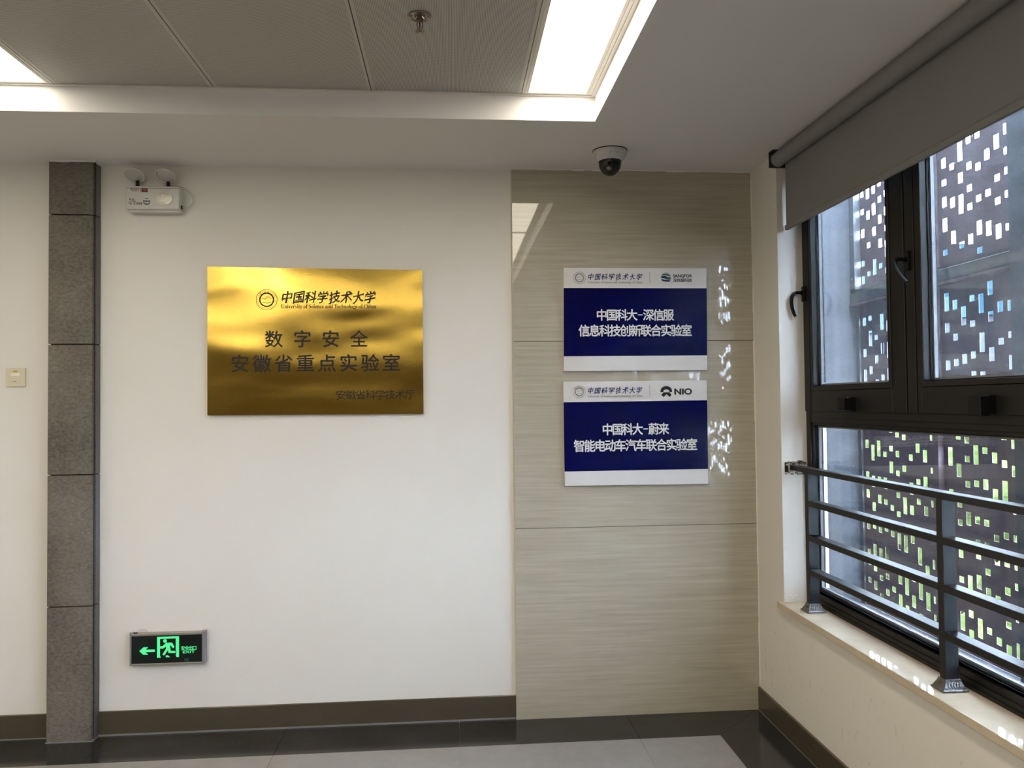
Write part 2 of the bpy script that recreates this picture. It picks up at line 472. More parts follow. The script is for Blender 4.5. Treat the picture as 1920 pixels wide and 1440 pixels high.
while yy > YB+0.01:
    y1 = max(yy-0.81, YB)
    for i in range(len(J)-1):
        a = (J[i] if i else RB)-gp; b = J[i+1]+gp
        fpoly([(a, yy-gp), (b, yy-gp), (b, y1+gp), (a, y1+gp)], M_FLOOR)
    yy = y1

# ------------------------------------------------------------------ skirting
SK = 0.1106
def skirt(name, boxes, caulk):
    m = MB()
    for b in boxes: m.box(*b, 0.0015)
    o = struct(m.build(name, M_SKIRT))
    m = MB()
    for b in caulk: m.box(*b)
    m.build('caulk_joint', M_CAULK, o)
skirt('baseboard_back', [(XL, -3.35, -0.011, 0, 0, SK), (-3.146, -1.2037, -0.011, 0, 0, SK)],
      [(XL, -3.35, -0.014, 0, 0, 0.004), (-3.146, -1.2037, -0.016, 0, 0, 0.007)])
skirt('baseboard_right', [(-0.013, 0, YB, -0.0256, 0, SK)], [(-0.015, -0.002, YB, -0.03, 0, 0.002)])
skirt('baseboard_left', [(XL, XL+0.011, YB, 0, 0, SK)], [(XL, XL+0.014, YB, 0, 0, 0.003)])

# ------------------------------------------------------------------ tiled wall strip on the right
PF = -0.0256; PW = -1.2037
for a, b in ((0, 0.9125), (0.9125, 1.8198), (1.8198, H)):
    MB().box(PW, -0.0005, PF, -0.002, a+(0.0012 if a else 0.0), b-0.0012, 0.0006).build('wall_tile', M_TILE, wall_back)
o = MB().box(PW-0.003, PW, PF+0.003, 0, 0, H-0.001).build('grout_edge', M_GROUTW, wall_back)
MB().box(PW+0.002, -0.002, PF+0.004, -0.001, 0, H-0.001).build('tile_bed', M_GROUT, wall_back)
# ragged pale plaster line over the tiles and down the corner
m = MB()
x = PW
while x < -0.02:
    L_ = random.uniform(0.03, 0.1)
    m.box(x, min(x+L_, -0.002), PF-0.0025, PF+0.001, H-random.uniform(0.003, 0.008), H)
    x += L_
z = 0.12
while z < H-0.02:
    L_ = random.uniform(0.04, 0.16)
    m.box(-random.uniform(0.003, 0.007), 0, PF-0.002, PF+0.001, z, min(z+L_, H-0.001))
    z += L_
m.build('plaster_edge', M_WALLR, wall_back)

# ------------------------------------------------------------------ stone pilaster on the left
CF = -0.0641; CL, CR = -3.35, -3.146
core = MB().box(CL+0.004, CR-0.006, CF+0.018, 0, 0, H).build('trim_2', M_GROUT)
struct(core, 'dark grey granite clad pilaster strip left of the emergency light')
zz = [0, 0.6105, 1.2105, 1.8105, 2.4105, H-0.006]
for i in range(5):
    a, b = zz[i]+(0.003 if i else 0.002), zz[i+1]-0.002
    MB().box(CL, CR-0.009, CF, CF+0.02, a, b, 0.0012).build('stone_tile', M_STONE, core)
    MB().box(CR-0.018, CR, CF+0.022, -0.0005, a, b, 0.0008).build('stone_edge_tile', M_STONE_S, core)
m = MB()
x = CL
while x < CR:
    m.box(x, min(x+0.03, CR), CF-0.002, CF+0.01, H-0.006-random.uniform(0, 0.004), H)
    x += 0.03
m.box(CR-0.003, CR+0.002, CF+0.02, 0, H-0.01, H)
m.build('plaster_edge', M_CEIL, core)
MB().box(CL-0.002, CR+0.003, CF-0.006, 0, 0, 0.003).build('caulk_joint', M_CAULK, core)

# ------------------------------------------------------------------ window
window = empty('window_1')
struct(window, 'dark framed window with black mullions beside the guard rail')
GX0, GX1 = 0.142, 0.166
FX1 = 0.19
sillo = MB().box(-0.0257, XF+0.03, WY, RV, ZS-0.0276, ZS, 0.002, 2).box(-0.0257, 0.0, RV, RV+0.022, ZS-0.0276, ZS, 0.002, 2).build('window_sill', M_SILL, window)
# outer frame
m = MB()
JW = 0.056
m.box(XF+0.004, 0.170, RV-JW, RV-0.001, 1.4679, H)
m.box(0.170, FX1, RV-0.020, RV-0.001, ZS, H)               # upper left jamb
m.box(XF+0.004, 0.170, RV-0.040, RV-0.001, ZS, 1.4679)           # lower left jamb
m.box(XF+0.004, FX1, WY, RV-0.040, ZS, 0.655)                  # bottom rail
m.box(XF+0.012, FX1, WY, RV-0.040, 0.655, 0.668)
m.box(XF+0.006, FX1, WY, RV-0.040, 1.4193, 1.4679)                 # transom
m.box(XF+0.002, FX1, WY, RV-JW, 2.56, H)                       # head
m.build('frame', M_FRAME, window)
m = MB()
m.box(XF+0.002, XF+0.006, WY, RV-0.08, ZS+0.012, ZS+0.016)
m.box(XF+0.001, XF+0.005, WY, RV-0.08, 0.630, 0.634)
m.box(XF+0.004, XF+0.008, WY, RV-0.09, 1.438, 1.440)
m.build('frame_bead', M_RUBBER, window)

def pane(parent, y0, y1, z0, z1, mt):
    MB().box(GX0, GX0+0.004, y0, y1, z0, z1).build('glass_pane', mt, parent)
    MB().box(GX1-0.004, GX1, y0, y1, z0, z1).build('glass_pane', mt, parent)
    m = MB()
    a, b = 0.010, 0.017
    for (p, q_, r_, s_) in ((y0+a, y0+b, z0+a, z1-a), (y1-b, y1-a, z0+a, z1-a), (y0+b, y1-b, z0+a, z0+b), (y0+b, y1-b, z1-b, z1-a)):
        m.box(GX0+0.006, GX1-0.006, p, q_, r_, s_)
    m.build('spacer_bar', M_SPACER, parent)
    m = MB()
    for (p, q_, r_, s_) in ((y0, y0+0.010, z0, z1), (y1-0.010, y1, z0, z1), (y0+0.010, y1-0.010, z0, z0+0.010), (y0+0.010, y1-0.010, z1-0.010, z1)):
        m.box(GX0-0.004, GX1+0.003, p, q_, r_, s_)
    m.build('gasket', M_RUBBER, parent)

def ring(m, y0, y1, z0, z1, w, x0, x1, bev=0.0015):   # rectangular ring of width w
    m.box(x0, x1, y0, y0+w, z0, z1, bev); m.box(x0, x1, y1-w, y1, z0, z1, bev)
    m.box(x0, x1, y0+w, y1-w, z0, z0+w, bev); m.box(x0, x1, y0+w, y1-w, z1-w, z1, bev)

HP = [(0, 0), (0.03, 0.0), (0.046, -0.012), (0.052, -0.035), (0.050, -0.065), (0.042, -0.092), (0.034, -0.108)]
def handle(parent, y, z, d):     # d = unit direction of the lever in the (y,z) plane
    b = MB().box(XF-0.011, XF+0.004, y-0.013, y+0.013, z-0.040, z+0.030, 0.004, 2)
    b.lathe([(0.009, 0), (0.009, 0.014), (0.0, 0.016)], Matrix.Translation((XF-0.008, y, z))@Matrix.Rotation(R(-90), 4, 'Y'), 16)
    h = b.build('handle', M_RUBBER, parent)
    pts = [(XF-0.012-o, y+d[0]*(-s), z+d[1]*(-s)) for o, s in HP]
    sc = smooth_curve(pts, 4); n = len(sc)
    t = MB(); t.tube(sc, [0.0065+0.002*sin(PI*i/(n-1)) for i in range(n)], 10)
    t.build('lever', M_RUBBER, parent, True)
    return h

def casement(y1, y0, zb, zt, left_flat, right_flat, glass_l, glass_r, gz0, latch, hd, hy, hz, full=True):
    """y1 = edge nearest the sign wall, y0 = far edge."""
    c = empty('casement'); c.parent = window
    m = MB()
    a, b = y1-left_flat, y0+right_flat
    m.box(XF, FX1-0.02, glass_l, a-0.004, zb, zt, 0.002)            # stile next to the sign wall
    m.box(XF, FX1-0.02, b+0.004, glass_r, zb, zt, 0.002)
    m.box(XF, FX1-0.02, glass_r, glass_l, zb, gz0-0.022, 0.002)
    m.box(XF, FX1-0.02, glass_r, glass_l, 2.52, zt, 0.002)
    if left_flat > 0.05: m.box(XF-0.001, FX1, a, y1-0.002, zb, zt, 0.001)
    if right_flat > 0.02: m.box(XF-0.001, FX1, y0+0.002, b, zb, zt, 0.001)
    # raised inner bead that frames the glass
    m2 = MB()
    ring(m2, glass_r-0.002, glass_l+0.002, gz0-0.022, 2.545, 0.020, XF-0.004, GX0-0.002, 0.002)
    m.build('sash_frame', M_FRAME, c)
    m2.build('glazing_bead', M_FRAME, c)
    m3 = MB().box(XF+0.003, XF+0.02, a-0.004, a, zb, zt)
    m3.build('shadow_gap', M_RUBBER, c)
    pane(c, glass_r+0.012, glass_l-0.012, gz0-0.008, 2.53, M_GLASSD)
    if hy is not None: handle(c, hy, hz, hd)
    if latch:
        ly0, ly1, dd = latch
        m4 = MB().box(XF-0.022, XF+0.003, ly0, ly1, 1.472, 1.529, 0.002)
        m4.box(XF-0.050, XF-0.018, ly0, (ly0+ly1)/2+0.012, 1.472+dd, 1.527, 0.002)
        m4.build('restrictor', M_RUBBER, c)
    return c
ZB, ZT = 1.468, 2.60
casement(RV, -1.121, ZB, ZT, JW+0.001, 0.001, -0.392, -1.028, 1.582, (-0.768, -0.688, 0.004), (0, -1), -0.339, 2.012)
casement(-1.125, -1.925, ZB, ZT, 0.055, 0.001, -1.207, -1.83, 1.582, (-1.572, -1.482, -0.006), (-0.55, -0.83), -1.150, 2.014)
for k in range(4):
    y = -1.925-0.8*k
    L2 = (k % 2 == 0)
    casement(y, y-0.798 if k < 3 else WY, ZB, ZT, 0.001 if L2 else 0.066, 0.001, y-(0.108 if L2 else 0.147), y-0.69, 1.590, (y-0.42, y-0.34, 0), (0, -1), (y-0.05 if L2 else y-0.03), 2.0)
# fixed lower lights
fy = [RV-0.040, -1.925, -3.525, WY]
for i in range(3):
    c = empty('fixed_light'); c.parent = window
    a, b = fy[i], fy[i+1]
    if i < 2: MB().box(XF+0.004, FX1, b, b+0.07, 0.668, 1.4193).build('mullion', M_FRAME, c)
    a2, b2 = a, b+(0.07 if i < 2 else 0)
    m = MB(); ring(m, b2, a2, 0.655, 1.4193, 0.013, XF+0.012, GX0-0.002, 0.001)
    m.build('glazing_bead', M_FRAME, c)
    pane(c, b2+0.008, a2-0.008, 0.662, 1.412, M_GLASS)
# plaster patches at the foot and side of the reveal, stained strip beside the frame
m = MB()
for i in range(16):
    x = 0.004+i*0.0068
    m.box(x, x+0.008, RV-random.uniform(0.001, 0.004), RV+0.001, ZS, ZS+random.uniform(0.006, 0.03))
m.build('plaster_edge', M_WALL, window)

# ------------------------------------------------------------------ roller blind
blind = empty('roller_blind')
tag(blind, 'grey fabric roller blind half lowered over the window', 'blind')
TX, TZ, TR = 0.004, 2.6285, 0.034
BY0, BY1 = WY+0.02, RV-0.012
Mx = Matrix.Translation((TX, BY1+0.004, TZ))@Matrix.Rotation(R(90), 4, 'X')
MB().lathe([(0, 0), (TR-0.002, 0), (TR, 0.002), (TR, BY1-BY0), (0, BY1-BY0)], Mx, 40, False).build('roller_tube', M_BLIND, blind, True)
m = MB(); fx = TX+TR-0.001
m.box(fx-0.0012, fx, BY0, BY1-0.006, 2.322, TZ, 0)
m.build('fabric', M_BLIND, blind)
m = MB().box(fx-0.009, fx+0.007, BY0, BY1-0.004, 2.3005, 2.3245, 0.004, 3)
m.build('hem_bar', M_BLIND, blind, True)
m = MB()
m.box(-0.036, 0.044, BY1+0.004, BY1+0.0095, TZ-0.036, H-0.001, 0.001)
m.box(-0.036, 0.044, BY1-0.035, BY1+0.004, H-0.004, H-0.001, 0.0005)
m.lathe([(0.037, 0), (0.037, 0.006), (0.03, 0.008)], Matrix.Translation((TX, BY1+0.0045, TZ))@Matrix.Rotation(R(90), 4, 'X'), 28)
m.build('bracket', M_BRKT, blind)

# ------------------------------------------------------------------ guard rail
rail = empty('guard_rail')
tag(rail, 'black steel guard rail with four horizontal bars inside the window', 'railing')
RX0, RX1 = 0.037, 0.082
pys = [(-0.498, -0.467), (-1.421, -1.391), (-2.345, -2.315), (-3.27, -3.24), (-4.19, -4.16)]
MB().box(RX0, RX1, WY, RV-0.002, 1.2008, 1.2223, 0.0012).build('rail', M_RAIL, rail)
segs = [(-0.467, RV-0.02)]
ends = [(pys[i][0], pys[i+1][1]) for i in range(4)]+[(pys[4][0], WY)]
for ztop in (1.082, 0.932, 0.784):
    for a, b in ends:
        MB().box(RX0, RX1, b, a, ztop-0.024, ztop, 0.0012).build('rail', M_RAIL, rail)
for a, b in pys:
    p = MB().box(RX0, RX1, a, b, ZS+0.001, 1.2008, 0.0012).build('post', M_RAIL, rail)
    cx, cy = (RX0+RX1)/2, (a+b)/2
    t = bmesh.new(); lv = []
    for hx, hy, z in ((0.042, 0.033, 0), (0.042, 0.033, 0.005), (0.038, 0.029, 0.008), (0.033, 0.026, 0.016), (0.027, 0.020, 0.028), (0.0255, 0.0185, 0.036)):
        lv.append([t.verts.new((cx+sx*hx, cy+sy*hy, ZS+z)) for sx, sy in ((-1, -1), (1, -1), (1, 1), (-1, 1))])
    for A, B_ in zip(lv, lv[1:]):
        for i in range(4): t.faces.new((A[i], A[(i+1) % 4], B_[(i+1) % 4], B_[i]))
    t.faces.new(lv[0]); t.faces.new(lv[-1])
    m = MB(); m.add(t)
    # embossed scroll work on the two visible sides
    for k in range(5):
        u = (k-2)*0.009
        m.tube([(cx+u*0.9, cy-0.027, ZS+0.012), (cx+u*1.05-0.003, cy-0.0255, ZS+0.018), (cx+u, cy-0.0225, ZS+0.027)], 0.0017, 6)
        if abs(k-2) < 2: m.tube([(cx-0.0345, cy+u*0.8, ZS+0.013), (cx-0.0325, cy+u*0.8, ZS+0.019), (cx-0.029, cy+u*0.8, ZS+0.027)], 0.0017, 6)
    m.build('post_base', M_CASTB, p)
# broken plaster pocket where the top bar enters the reveal
m = MB()
for i in range(26):
    x = random.uniform(0.012, 0.112); z = random.choice([random.uniform(1.226, 1.243), random.uniform(1.180, 1.199)]) if x > 0.03 else random.uniform(1.182, 1.24)
    s = random.uniform(0.004, 0.009)
    m.box(x, x+s*1.8, RV-0.006, RV+0.001, z-s/2, z+s/2)
m.box(0.030, 0.034, RV-0.010, RV, 1.186, 1.240)
mp = m.build('mortar_patch', M_MORTAR, window)
MB().box(0.034, 0.114, RV-0.0035, RV+0.001, 1.224, 1.236).box(0.014, 0.03, RV-0.003, RV+0.001, 1.19, 1.235).build('mortar_pocket', M_GROUT, window)

# ------------------------------------------------------------------ lettering helpers
GC = {}
def glyphs(body, bold=0.0, shear=0.0, ext=0.0):
    key = (body, round(bold, 3), shear)
    if key not in GC: GC[key] = glyph_mesh(body, round(bold, 3), shear)
    t = bmesh.new(); t.from_mesh(GC[key]); return t
def glyph_mesh(body, bold, shear):
    c = bpy.data.curves.new('t', 'FONT'); c.body = body; c.size = 1; c.shear = shear; c.offset = bold; c.resolution_u = 3
    o = bpy.data.objects.new('t', c); C.objects.link(o)
    bpy.context.view_layer.update()
    dg = bpy.context.evaluated_depsgraph_get()
    me = bpy.data.meshes.new_from_object(o.evaluated_get(dg))
    bpy.data.objects.remove(o); bpy.data.curves.remove(c)
    return me
def bbox(t):
    xs = [v.co.x for v in t.verts]; ys_ = [v.co.y for v in t.verts]
    return min(xs), max(xs), min(ys_), max(ys_)
def put(mb, t, fn):
    for v in t.verts: v.co = fn(v.co.x, v.co.y)
    mb.add(t)
def shifts(b):      # a bolder weight is drawn by overlaying slightly shifted copies
    if b <= 0.001: return [(0, 0)]
    return [(-b, 0), (b, 0), (0, -b), (0, b)]
def line_text(mb, body, x0, x1, z0, z1, y, bold=0.0, shear=0.0):
    """fit a whole line into a box on the plane y"""
    for i_, (du, dv) in enumerate(shifts(bold)):
        t = glyphs(body, 0, shear); a, b, c, d = bbox(t)
        put(mb, t, lambda u, v: Vector((x0+(u+du-a)/(b-a)*(x1-x0), y-i_*5e-5, z0+(v+dv-c)/(d-c)*(z1-z0))))
def cell_text(mb, chars, x0, x1, z0, z1, y, bold=0.0, brush=False):
    """CJK characters in equal square cells, first at x0, last ending at x1"""
    wt = [0.62 if ch in '-–' else 1.0 for ch in chars]
    n = sum(wt); h = z1-z0; w_ = min(h*1.02, (x1-x0)/n*1.04)
    pitch = (x1-x0-w_)/max(1, n-1); pos = 0
    for i, ch in enumerate(chars):
        cx = x0+w_/2+(pos+(wt[i]-1)/2)*pitch; cz = (z0+z1)/2; pos += wt[i]
        s = h/0.93; rot = random.uniform(-0.10, 0.10) if brush else 0
        sh = 0.22 if brush else 0; seed = i*3.7; kx = random.uniform(0.86, 1.06) if brush else w_/h
        if ch in '-–':
            t = glyphs(ch); a, b, c, d = bbox(t)
            put(mb, t, lambda u, v: Vector((cx+(u-(a+b)/2)/(b-a)*w_*0.46, y, cz+(v-(c+d)/2)*s)))
            continue
        def fn(u, v):
            U, V = (u-0.5)*kx, v-0.38
            if brush:
                U += 0.05*noise.noise((u*4, v*4, seed)); V += 0.06*noise.noise((u*4, v*4, seed+9))
                U += sh*V*0.6; V += 0.16*U
                U, V = U*cos(rot)-V*sin(rot), U*sin(rot)+V*cos(rot)
            return Vector((cx+U*s, y, cz+V*s))
        for i_, (du, dv) in enumerate(shifts(bold+(0.008 if brush else 0))):
            put(mb, glyphs(ch), lambda u, v: fn(u+du, v+dv)-Vector((0, i_*5e-5, 0)))
def ringpoly(mb, cx, cz, r0, r1, y, n=40, a0=0, a1=2*PI):
    t = bmesh.new(); A = []; Bq = []
    for i in range(n+1):
        a = a0+(a1-a0)*i/n
        A.append(t.verts.new((cx+r0*cos(a), y, cz+r0*sin(a)))); Bq.append(t.verts.new((cx+r1*cos(a), y, cz+r1*sin(a))))
    for i in range(n): t.faces.new((A[i], A[i+1], Bq[i+1], Bq[i]))
    mb.add(t)
def disc(mb, cx, cz, r, y, n=24, sx=1):
    t = bmesh.new(); t.faces.new([t.verts.new((cx+sx*r*cos(2*PI*i/n), y, cz+r*sin(2*PI*i/n))) for i in range(n)]); mb.add(t)
def flat(mb, pts, y):
    t = bmesh.new(); f = t.faces.new([t.verts.new((a, y, b)) for a, b in pts]); t.normal_update()
    bmesh.ops.triangulate(t, faces=[f]); mb.add(t)
def seal(mb, cx, cz, r, y):
    ringpoly(mb, cx, cz, r*0.955, r, y, 56)
    ringpoly(mb, cx, cz, r*0.58, r*0.70, y, 48, R(60), R(480))
    # lobed inner wreath
    for k in range(12):
        a = 2*PI*k/12+0.26
        disc(mb, cx+r*0.645*cos(a), cz+r*0.645*sin(a), r*0.085, y, 10)
    for i, ch in enumerate('中国科学技术大学'):
        a = R(205-i*(230/7.0)) if False else R(152-i*(124/7.0))
        t = glyphs(ch); s = r*0.19; ca, sa = cos(a-PI/2), sin(a-PI/2)
        px, pz = cx+r*0.83*cos(a), cz+r*0.83*sin(a)
        put(mb, t, lambda u, v: Vector((px+((u-0.5)*ca-(v-0.38)*sa)*s, y, pz+((u-0.5)*sa+(v-0.38)*ca)*s)))
    txt = 'University of Science and Technology of China'; n = len(txt)
    for i, ch in enumerate(txt):
        if ch == ' ': continue
        a = R(188+i*(164/(n-1)))
        t = glyphs(ch); s = r*0.125; ca, sa = cos(a+PI/2), sin(a+PI/2)
        px, pz = cx+r*0.84*cos(a), cz+r*0.84*sin(a)
        put(mb, t, lambda u, v: Vector((px+((u-0.3)*ca-(v-0.3)*sa)*s, y, pz+((u-0.3)*sa+(v-0.3)*ca)*s)))
    line_text(mb, '1958', cx-r*0.40, cx-r*0.04, cz+r*0.05, cz+r*0.17, y, 0.02)
    # open book and a spray of rays
    flat(mb, [(cx-r*0.42, cz-r*0.23), (cx-r*0.04, cz-r*0.30), (cx, cz-r*0.26), (cx+r*0.04, cz-r*0.30), (cx+r*0.42, cz-r*0.23), (cx+r*0.42, cz-r*0.27), (cx, cz-r*0.35), (cx-r*0.42, cz-r*0.27)], y)
    for k in range(5):
        a = R(25+k*22); x_, z_ = cx+r*0.12, cz-r*0.02
        flat(mb, [(x_+r*0.16*cos(a), z_+r*0.16*sin(a)), (x_+r*0.36*cos(a-0.06), z_+r*0.36*sin(a-0.06)), (x_+r*0.36*cos(a+0.06), z_+r*0.36*sin(a+0.06))], y)
SERIF = {}
def serif(s):
    out = ''
    for ch in s:
        if 'A' <= ch <= 'Z': out += chr(0x1D400+ord(ch)-65)
        elif 'a' <= ch <= 'z': out += chr(0x1D41A+ord(ch)-97)
        else: out += ch
    return out
UNI = 'University of Science and Technology of China'

# ------------------------------------------------------------------ gold plaque
pl = empty('gold_plaque')
tag(pl, 'large gold brushed brass plaque with black Chinese lettering on white wall', 'plaque')
X0, X1, Z0, Z1 = -2.6525, -1.6405, 1.4745, 2.1740
py = -0.020
m = MB()
t = bmesh.new()
tl, tr_ = (X0, 2.1797), (X1, 2.1665)
pts = [(X0, 1.4763), (X1, 1.4723), tr_, tl]
m.prism([(a, py, b) for a, b in pts], (0, 0.019, 0))
bmesh.ops.bevel(m.bm, geom=list(m.bm.edges), offset=0.0015, segments=2, affect='EDGES')
m.build('plate', M_BRASS, pl)
yl = py-0.0006
m = MB(); cell_text(m, '数字安全', -2.3851, -1.9045, 1.7958, 1.8748, yl, 0.014); m.build('lettering', M_BLACKPAINT, pl)
m = MB(); cell_text(m, '安徽省重点实验室', -2.5434, -1.7505, 1.6790, 1.7605, yl, 0.014); m.build('lettering', M_BLACKPAINT, pl)
m = MB(); cell_text(m, '安徽省科学技术厅', -2.0545, -1.6830, 1.5440, 1.5895, yl, -0.004); m.build('lettering', M_BLACKPAINT, pl)
m = MB(); seal(m, -2.3773, 2.0229, 0.0497, yl); m.build('round_emblem', M_CHAR, pl)
m = MB(); cell_text(m, '中国科学技术大学', -2.3102, -1.8631, 2.0080, 2.0625, yl, 0.016, True); m.build('brush_lettering', M_CHAR, pl)
m = MB(); line_text(m, serif(UNI), -2.3104, -1.8633, 1.9760, 2.0010, yl, -0.006); m.build('lettering', M_BLACKPAINT, pl)

# ------------------------------------------------------------------ two blue and white signs
def lab_sign(corners, label, zb0, zb1, name='wall_sign'):
    s_ = empty(name); tag(s_, label, 'sign')
    yb = PF; yf = -0.045
    (ax, az), (bx, bz), (cx, cz), (dx, dz) = corners    # tl tr br bl
    m = MB(); m.prism([(dx, yf, dz), (cx, yf, cz), (bx, yf, bz), (ax, yf, az)], (0, yb-yf, 0))
    bmesh.ops.bevel(m.bm, geom=list(m.bm.edges), offset=0.001, segments=1, affect='EDGES')
    m.build('sign_board', M_SIGNW, s_)
    m = MB()
    def lx(z, left):
        f = (z-dz)/(az-dz)
        return dx+(ax-dx)*f if left else cx+(bx-cx)*f
    m.prism([(lx(zb0[0], 1), yf-0.0004, zb0[0]), (lx(zb0[1], 0), yf-0.0004, zb0[1]), (lx(zb1[1], 0), yf-0.0004, zb1[1]), (lx(zb1[0], 1), yf-0.0004, zb1[0])], (0, 0.0005, 0))
    m.build('blue_field', M_BLUE, s_)
    return s_
yl = -0.045-0.0010
s1 = lab_sign([(-0.9558, 2.1762), (-0.2440, 2.1757), (-0.2485, 1.6719), (-0.9610, 1.6717)], 'upper blue and white laboratory sign with striped globe logo', (1.7444, 1.7444), (2.0770, 2.0765))
s2 = lab_sign([(-0.9646, 1.6195), (-0.2520, 1.6225), (-0.2527, 1.1135), (-0.9630, 1.1165)], 'lower blue and white laboratory sign with black arch logo', (1.1860, 1.1870), (1.5210, 1.5240))
def header(s_, dz, dx, capz):
    m = MB(); seal(m, -0.8784+dx, 2.1267+dz, 0.0300, yl); m.build('round_emblem', M_GREY, s_)
    m = MB(); cell_text(m, '中国科学技术大学', -0.8376+dx, -0.5677+dx, 2.1175+dz, 2.1470+dz, yl, 0.012, True); m.build('brush_lettering', M_PRINTB, s_)
    m = MB(); line_text(m, serif(UNI), -0.8376+dx, -0.5677+dx, 2.0970+dz, 2.1105+dz, yl, -0.012); m.build('lettering', M_GREY, s_)
    m = MB(); m.box(-0.5312+dx, -0.5298+dx, yl, yl+0.0008, 2.101+dz, 2.1575+dz); m.build('divider', M_GREY, s_)
header(s1, 0, 0, 0)
header(s2, -0.5560, -0.0080, 0)
# striped globe
gcx, gcz, gr = -0.4491, 2.1277, 0.0250
def globe_band(mb, a, b, x0=-1, x1=1, k=0.10):
    n = 14; top = []; bot = []
    for i in range(n+1):
        u = x0+(x1-x0)*i/n
        for lst, zc in ((top, b), (bot, a)):
            z = zc+k*(1-u*u)*(1 if zc > 0 else -1)-0.12*u
            lim = math.sqrt(max(0, 1-u*u)); lst.append((gcx+u*gr, gcz+max(-lim, min(lim, z))*gr))
    flat(mb, bot+top[::-1], yl)
m = MB(); globe_band(m, 0.80, 1.0); globe_band(m, -1.0, -0.92); m.build('logo_globe_band', M_PURE, s1)
m = MB(); globe_band(m, 0.34, 0.68); m.build('logo_globe_band', M_TEAL, s1)
m = MB(); globe_band(m, -0.10, 0.22, -1, 0.05); globe_band(m, -0.66, -0.30); m.build('logo_globe_band', M_PRINTB, s1)
m = MB(); globe_band(m, -0.22, 0.16, 0.0, 1); m.build('logo_globe_band', M_GREENP, s1)
m = MB(); line_text(m, 'SANGFOR', -0.4129, -0.3190, 2.1300, 2.1445, yl, 0.035); m.build('lettering', M_PURE, s1)
m = MB(); cell_text(m, '深信服科技', -0.4129, -0.3190, 2.1070, 2.1250, yl, 0.02); m.build('lettering', M_PURE, s1)
m = MB(); cell_text(m, '中国科大–深信服', -0.7976, -0.4128, 1.9175, 1.9730, yl, 0.020); m.build('lettering', M_PRINTW, s1)
m = MB(); cell_text(m, '信息科技创新联合实验室', -0.8853, -0.3230, 1.8405, 1.8970, yl, 0.020); m.build('lettering', M_PRINTW, s1)
# arch logo
def nio(u, v): return (-0.4854+(u-527)/19.2*(0.0559/21.0), 1.5955-(v-455)/19.2*(0.0552/20.8))
m = MB()
outer = []; inner = []
for i in range(17):
    a = PI-PI*i/16
    U = 738+212*cos(a)*(1.0 if abs(cos(a)) < 0.9 else 1.0); V = 668-213*sin(a)**0.82 if sin(a) > 0 else 668
    outer.append(nio(U, V))
    u2 = 742+110*cos(a); v2 = 672-98*(max(0, sin(a))**0.75); inner.append(nio(u2, v2))
for i in range(16): flat(m, [outer[i], outer[i+1], inner[i+1], inner[i]], yl)
flat(m, [nio(*p) for p in ((640, 676), (848, 676), (925, 762), (862, 847), (748, 745), (634, 847), (555, 762))], yl)
m.build('arch_logo', M_PURE, s2)
m = MB(); line_text(m, 'NIO', -0.4142, -0.3290, 1.5535, 1.5820, yl, 0.045); m.build('lettering', M_PURE, s2)
m = MB(); cell_text(m, '中国科大–蔚来', -0.7761, -0.4457, 1.3590, 1.4150, yl, 0.020); m.build('lettering', M_PRINTW, s2)
m = MB(); cell_text(m, '智能电动车汽车联合实验室', -0.9158, -0.3055, 1.2800, 1.3370, yl, 0.020); m.build('lettering', M_PRINTW, s2)

# ------------------------------------------------------------------ exit sign
ex = empty('exit_sign')
tag(ex, 'green illuminated EXIT sign with running figure low on the wall', 'exit sign')
EX0, EX1, EZ0, EZ1, EY = -2.9973, -2.6593, 0.3230, 0.4712, -0.035
MB().box(EX0+0.004, EX1-0.002, EY+0.004, -0.0005, EZ0+0.003, EZ1-0.003, 0.001).build('case', M_ALU, ex)
M_CAP = mat('grey_end_cap', (0.30, 0.30, 0.33), 0.4, 0.3)
MB().box(EX0, EX0+0.0075, EY, 0, EZ0, EZ1, 0.001).box(EX0, EX0+0.006, EY-0.0005, EY+0.004, EZ1-0.001, EZ1+0.006).build('end_cap', M_CAP, ex)
MB().box(EX1-0.013, EX1, EY, 0, EZ0, EZ1, 0.001).box(EX1-0.010, EX1-0.006, EY-0.0005, EY+0.004, EZ1-0.001, EZ1+0.008).build('end_cap', M_CAP, ex)
m = MB()
m.box(EX0+0.0075, EX1-0.013, EY, EY+0.012, EZ1-0.012, EZ1-0.001, 0.002, 2); m.box(EX0+0.0075, EX1-0.013, EY, EY+0.012, EZ0+0.001, EZ0+0.010, 0.002, 2)
m.build('rail_trim', M_ALU, ex)
DX0, DX1, DZ0, DZ1 = EX0+0.0078, EX1-0.0133, EZ0+0.0095, EZ1-0.0118
MB().box(DX0, DX1, EY+0.001, EY+0.006, DZ0, DZ1).build('display_panel', M_EXITP, ex)
def e(u, v):      # zoomed-crop pixels of the display -> wall coordinates
    top = 270-55*(u-172)/1558
    return (DX0+(u-172)/1558*(DX1-DX0), DZ1-(v-top)/620*(DZ1-DZ0))
yl = EY+0.0004
m = MB()
flat(m, [e(*p) for p in ((345, 598), (440, 510), (545, 510), (485, 565), (690, 560), (690, 612), (480, 622), (545, 678), (435, 680))], yl)
m.build('arrow', M_GLOW, ex)
m = MB()
flat(m, [e(*p) for p in ((735, 278), (1222, 260), (1222, 312), (1150, 312), (1150, 308), (803, 325), (735, 328))], yl)
flat(m, [e(*p) for p in ((735, 328), (803, 325), (803, 705), (823, 745), (735, 747))], yl)
flat(m, [e(*p) for p in ((1150, 308), (1222, 308), (1222, 728), (1168, 732), (1150, 690), (1165, 600), (1150, 580))], yl)
m.build('doorway_outline', M_GLOW, ex)
m = MB()
c0 = e(912, 370); disc(m, c0[0], c0[1], 0.0082, yl, 20)
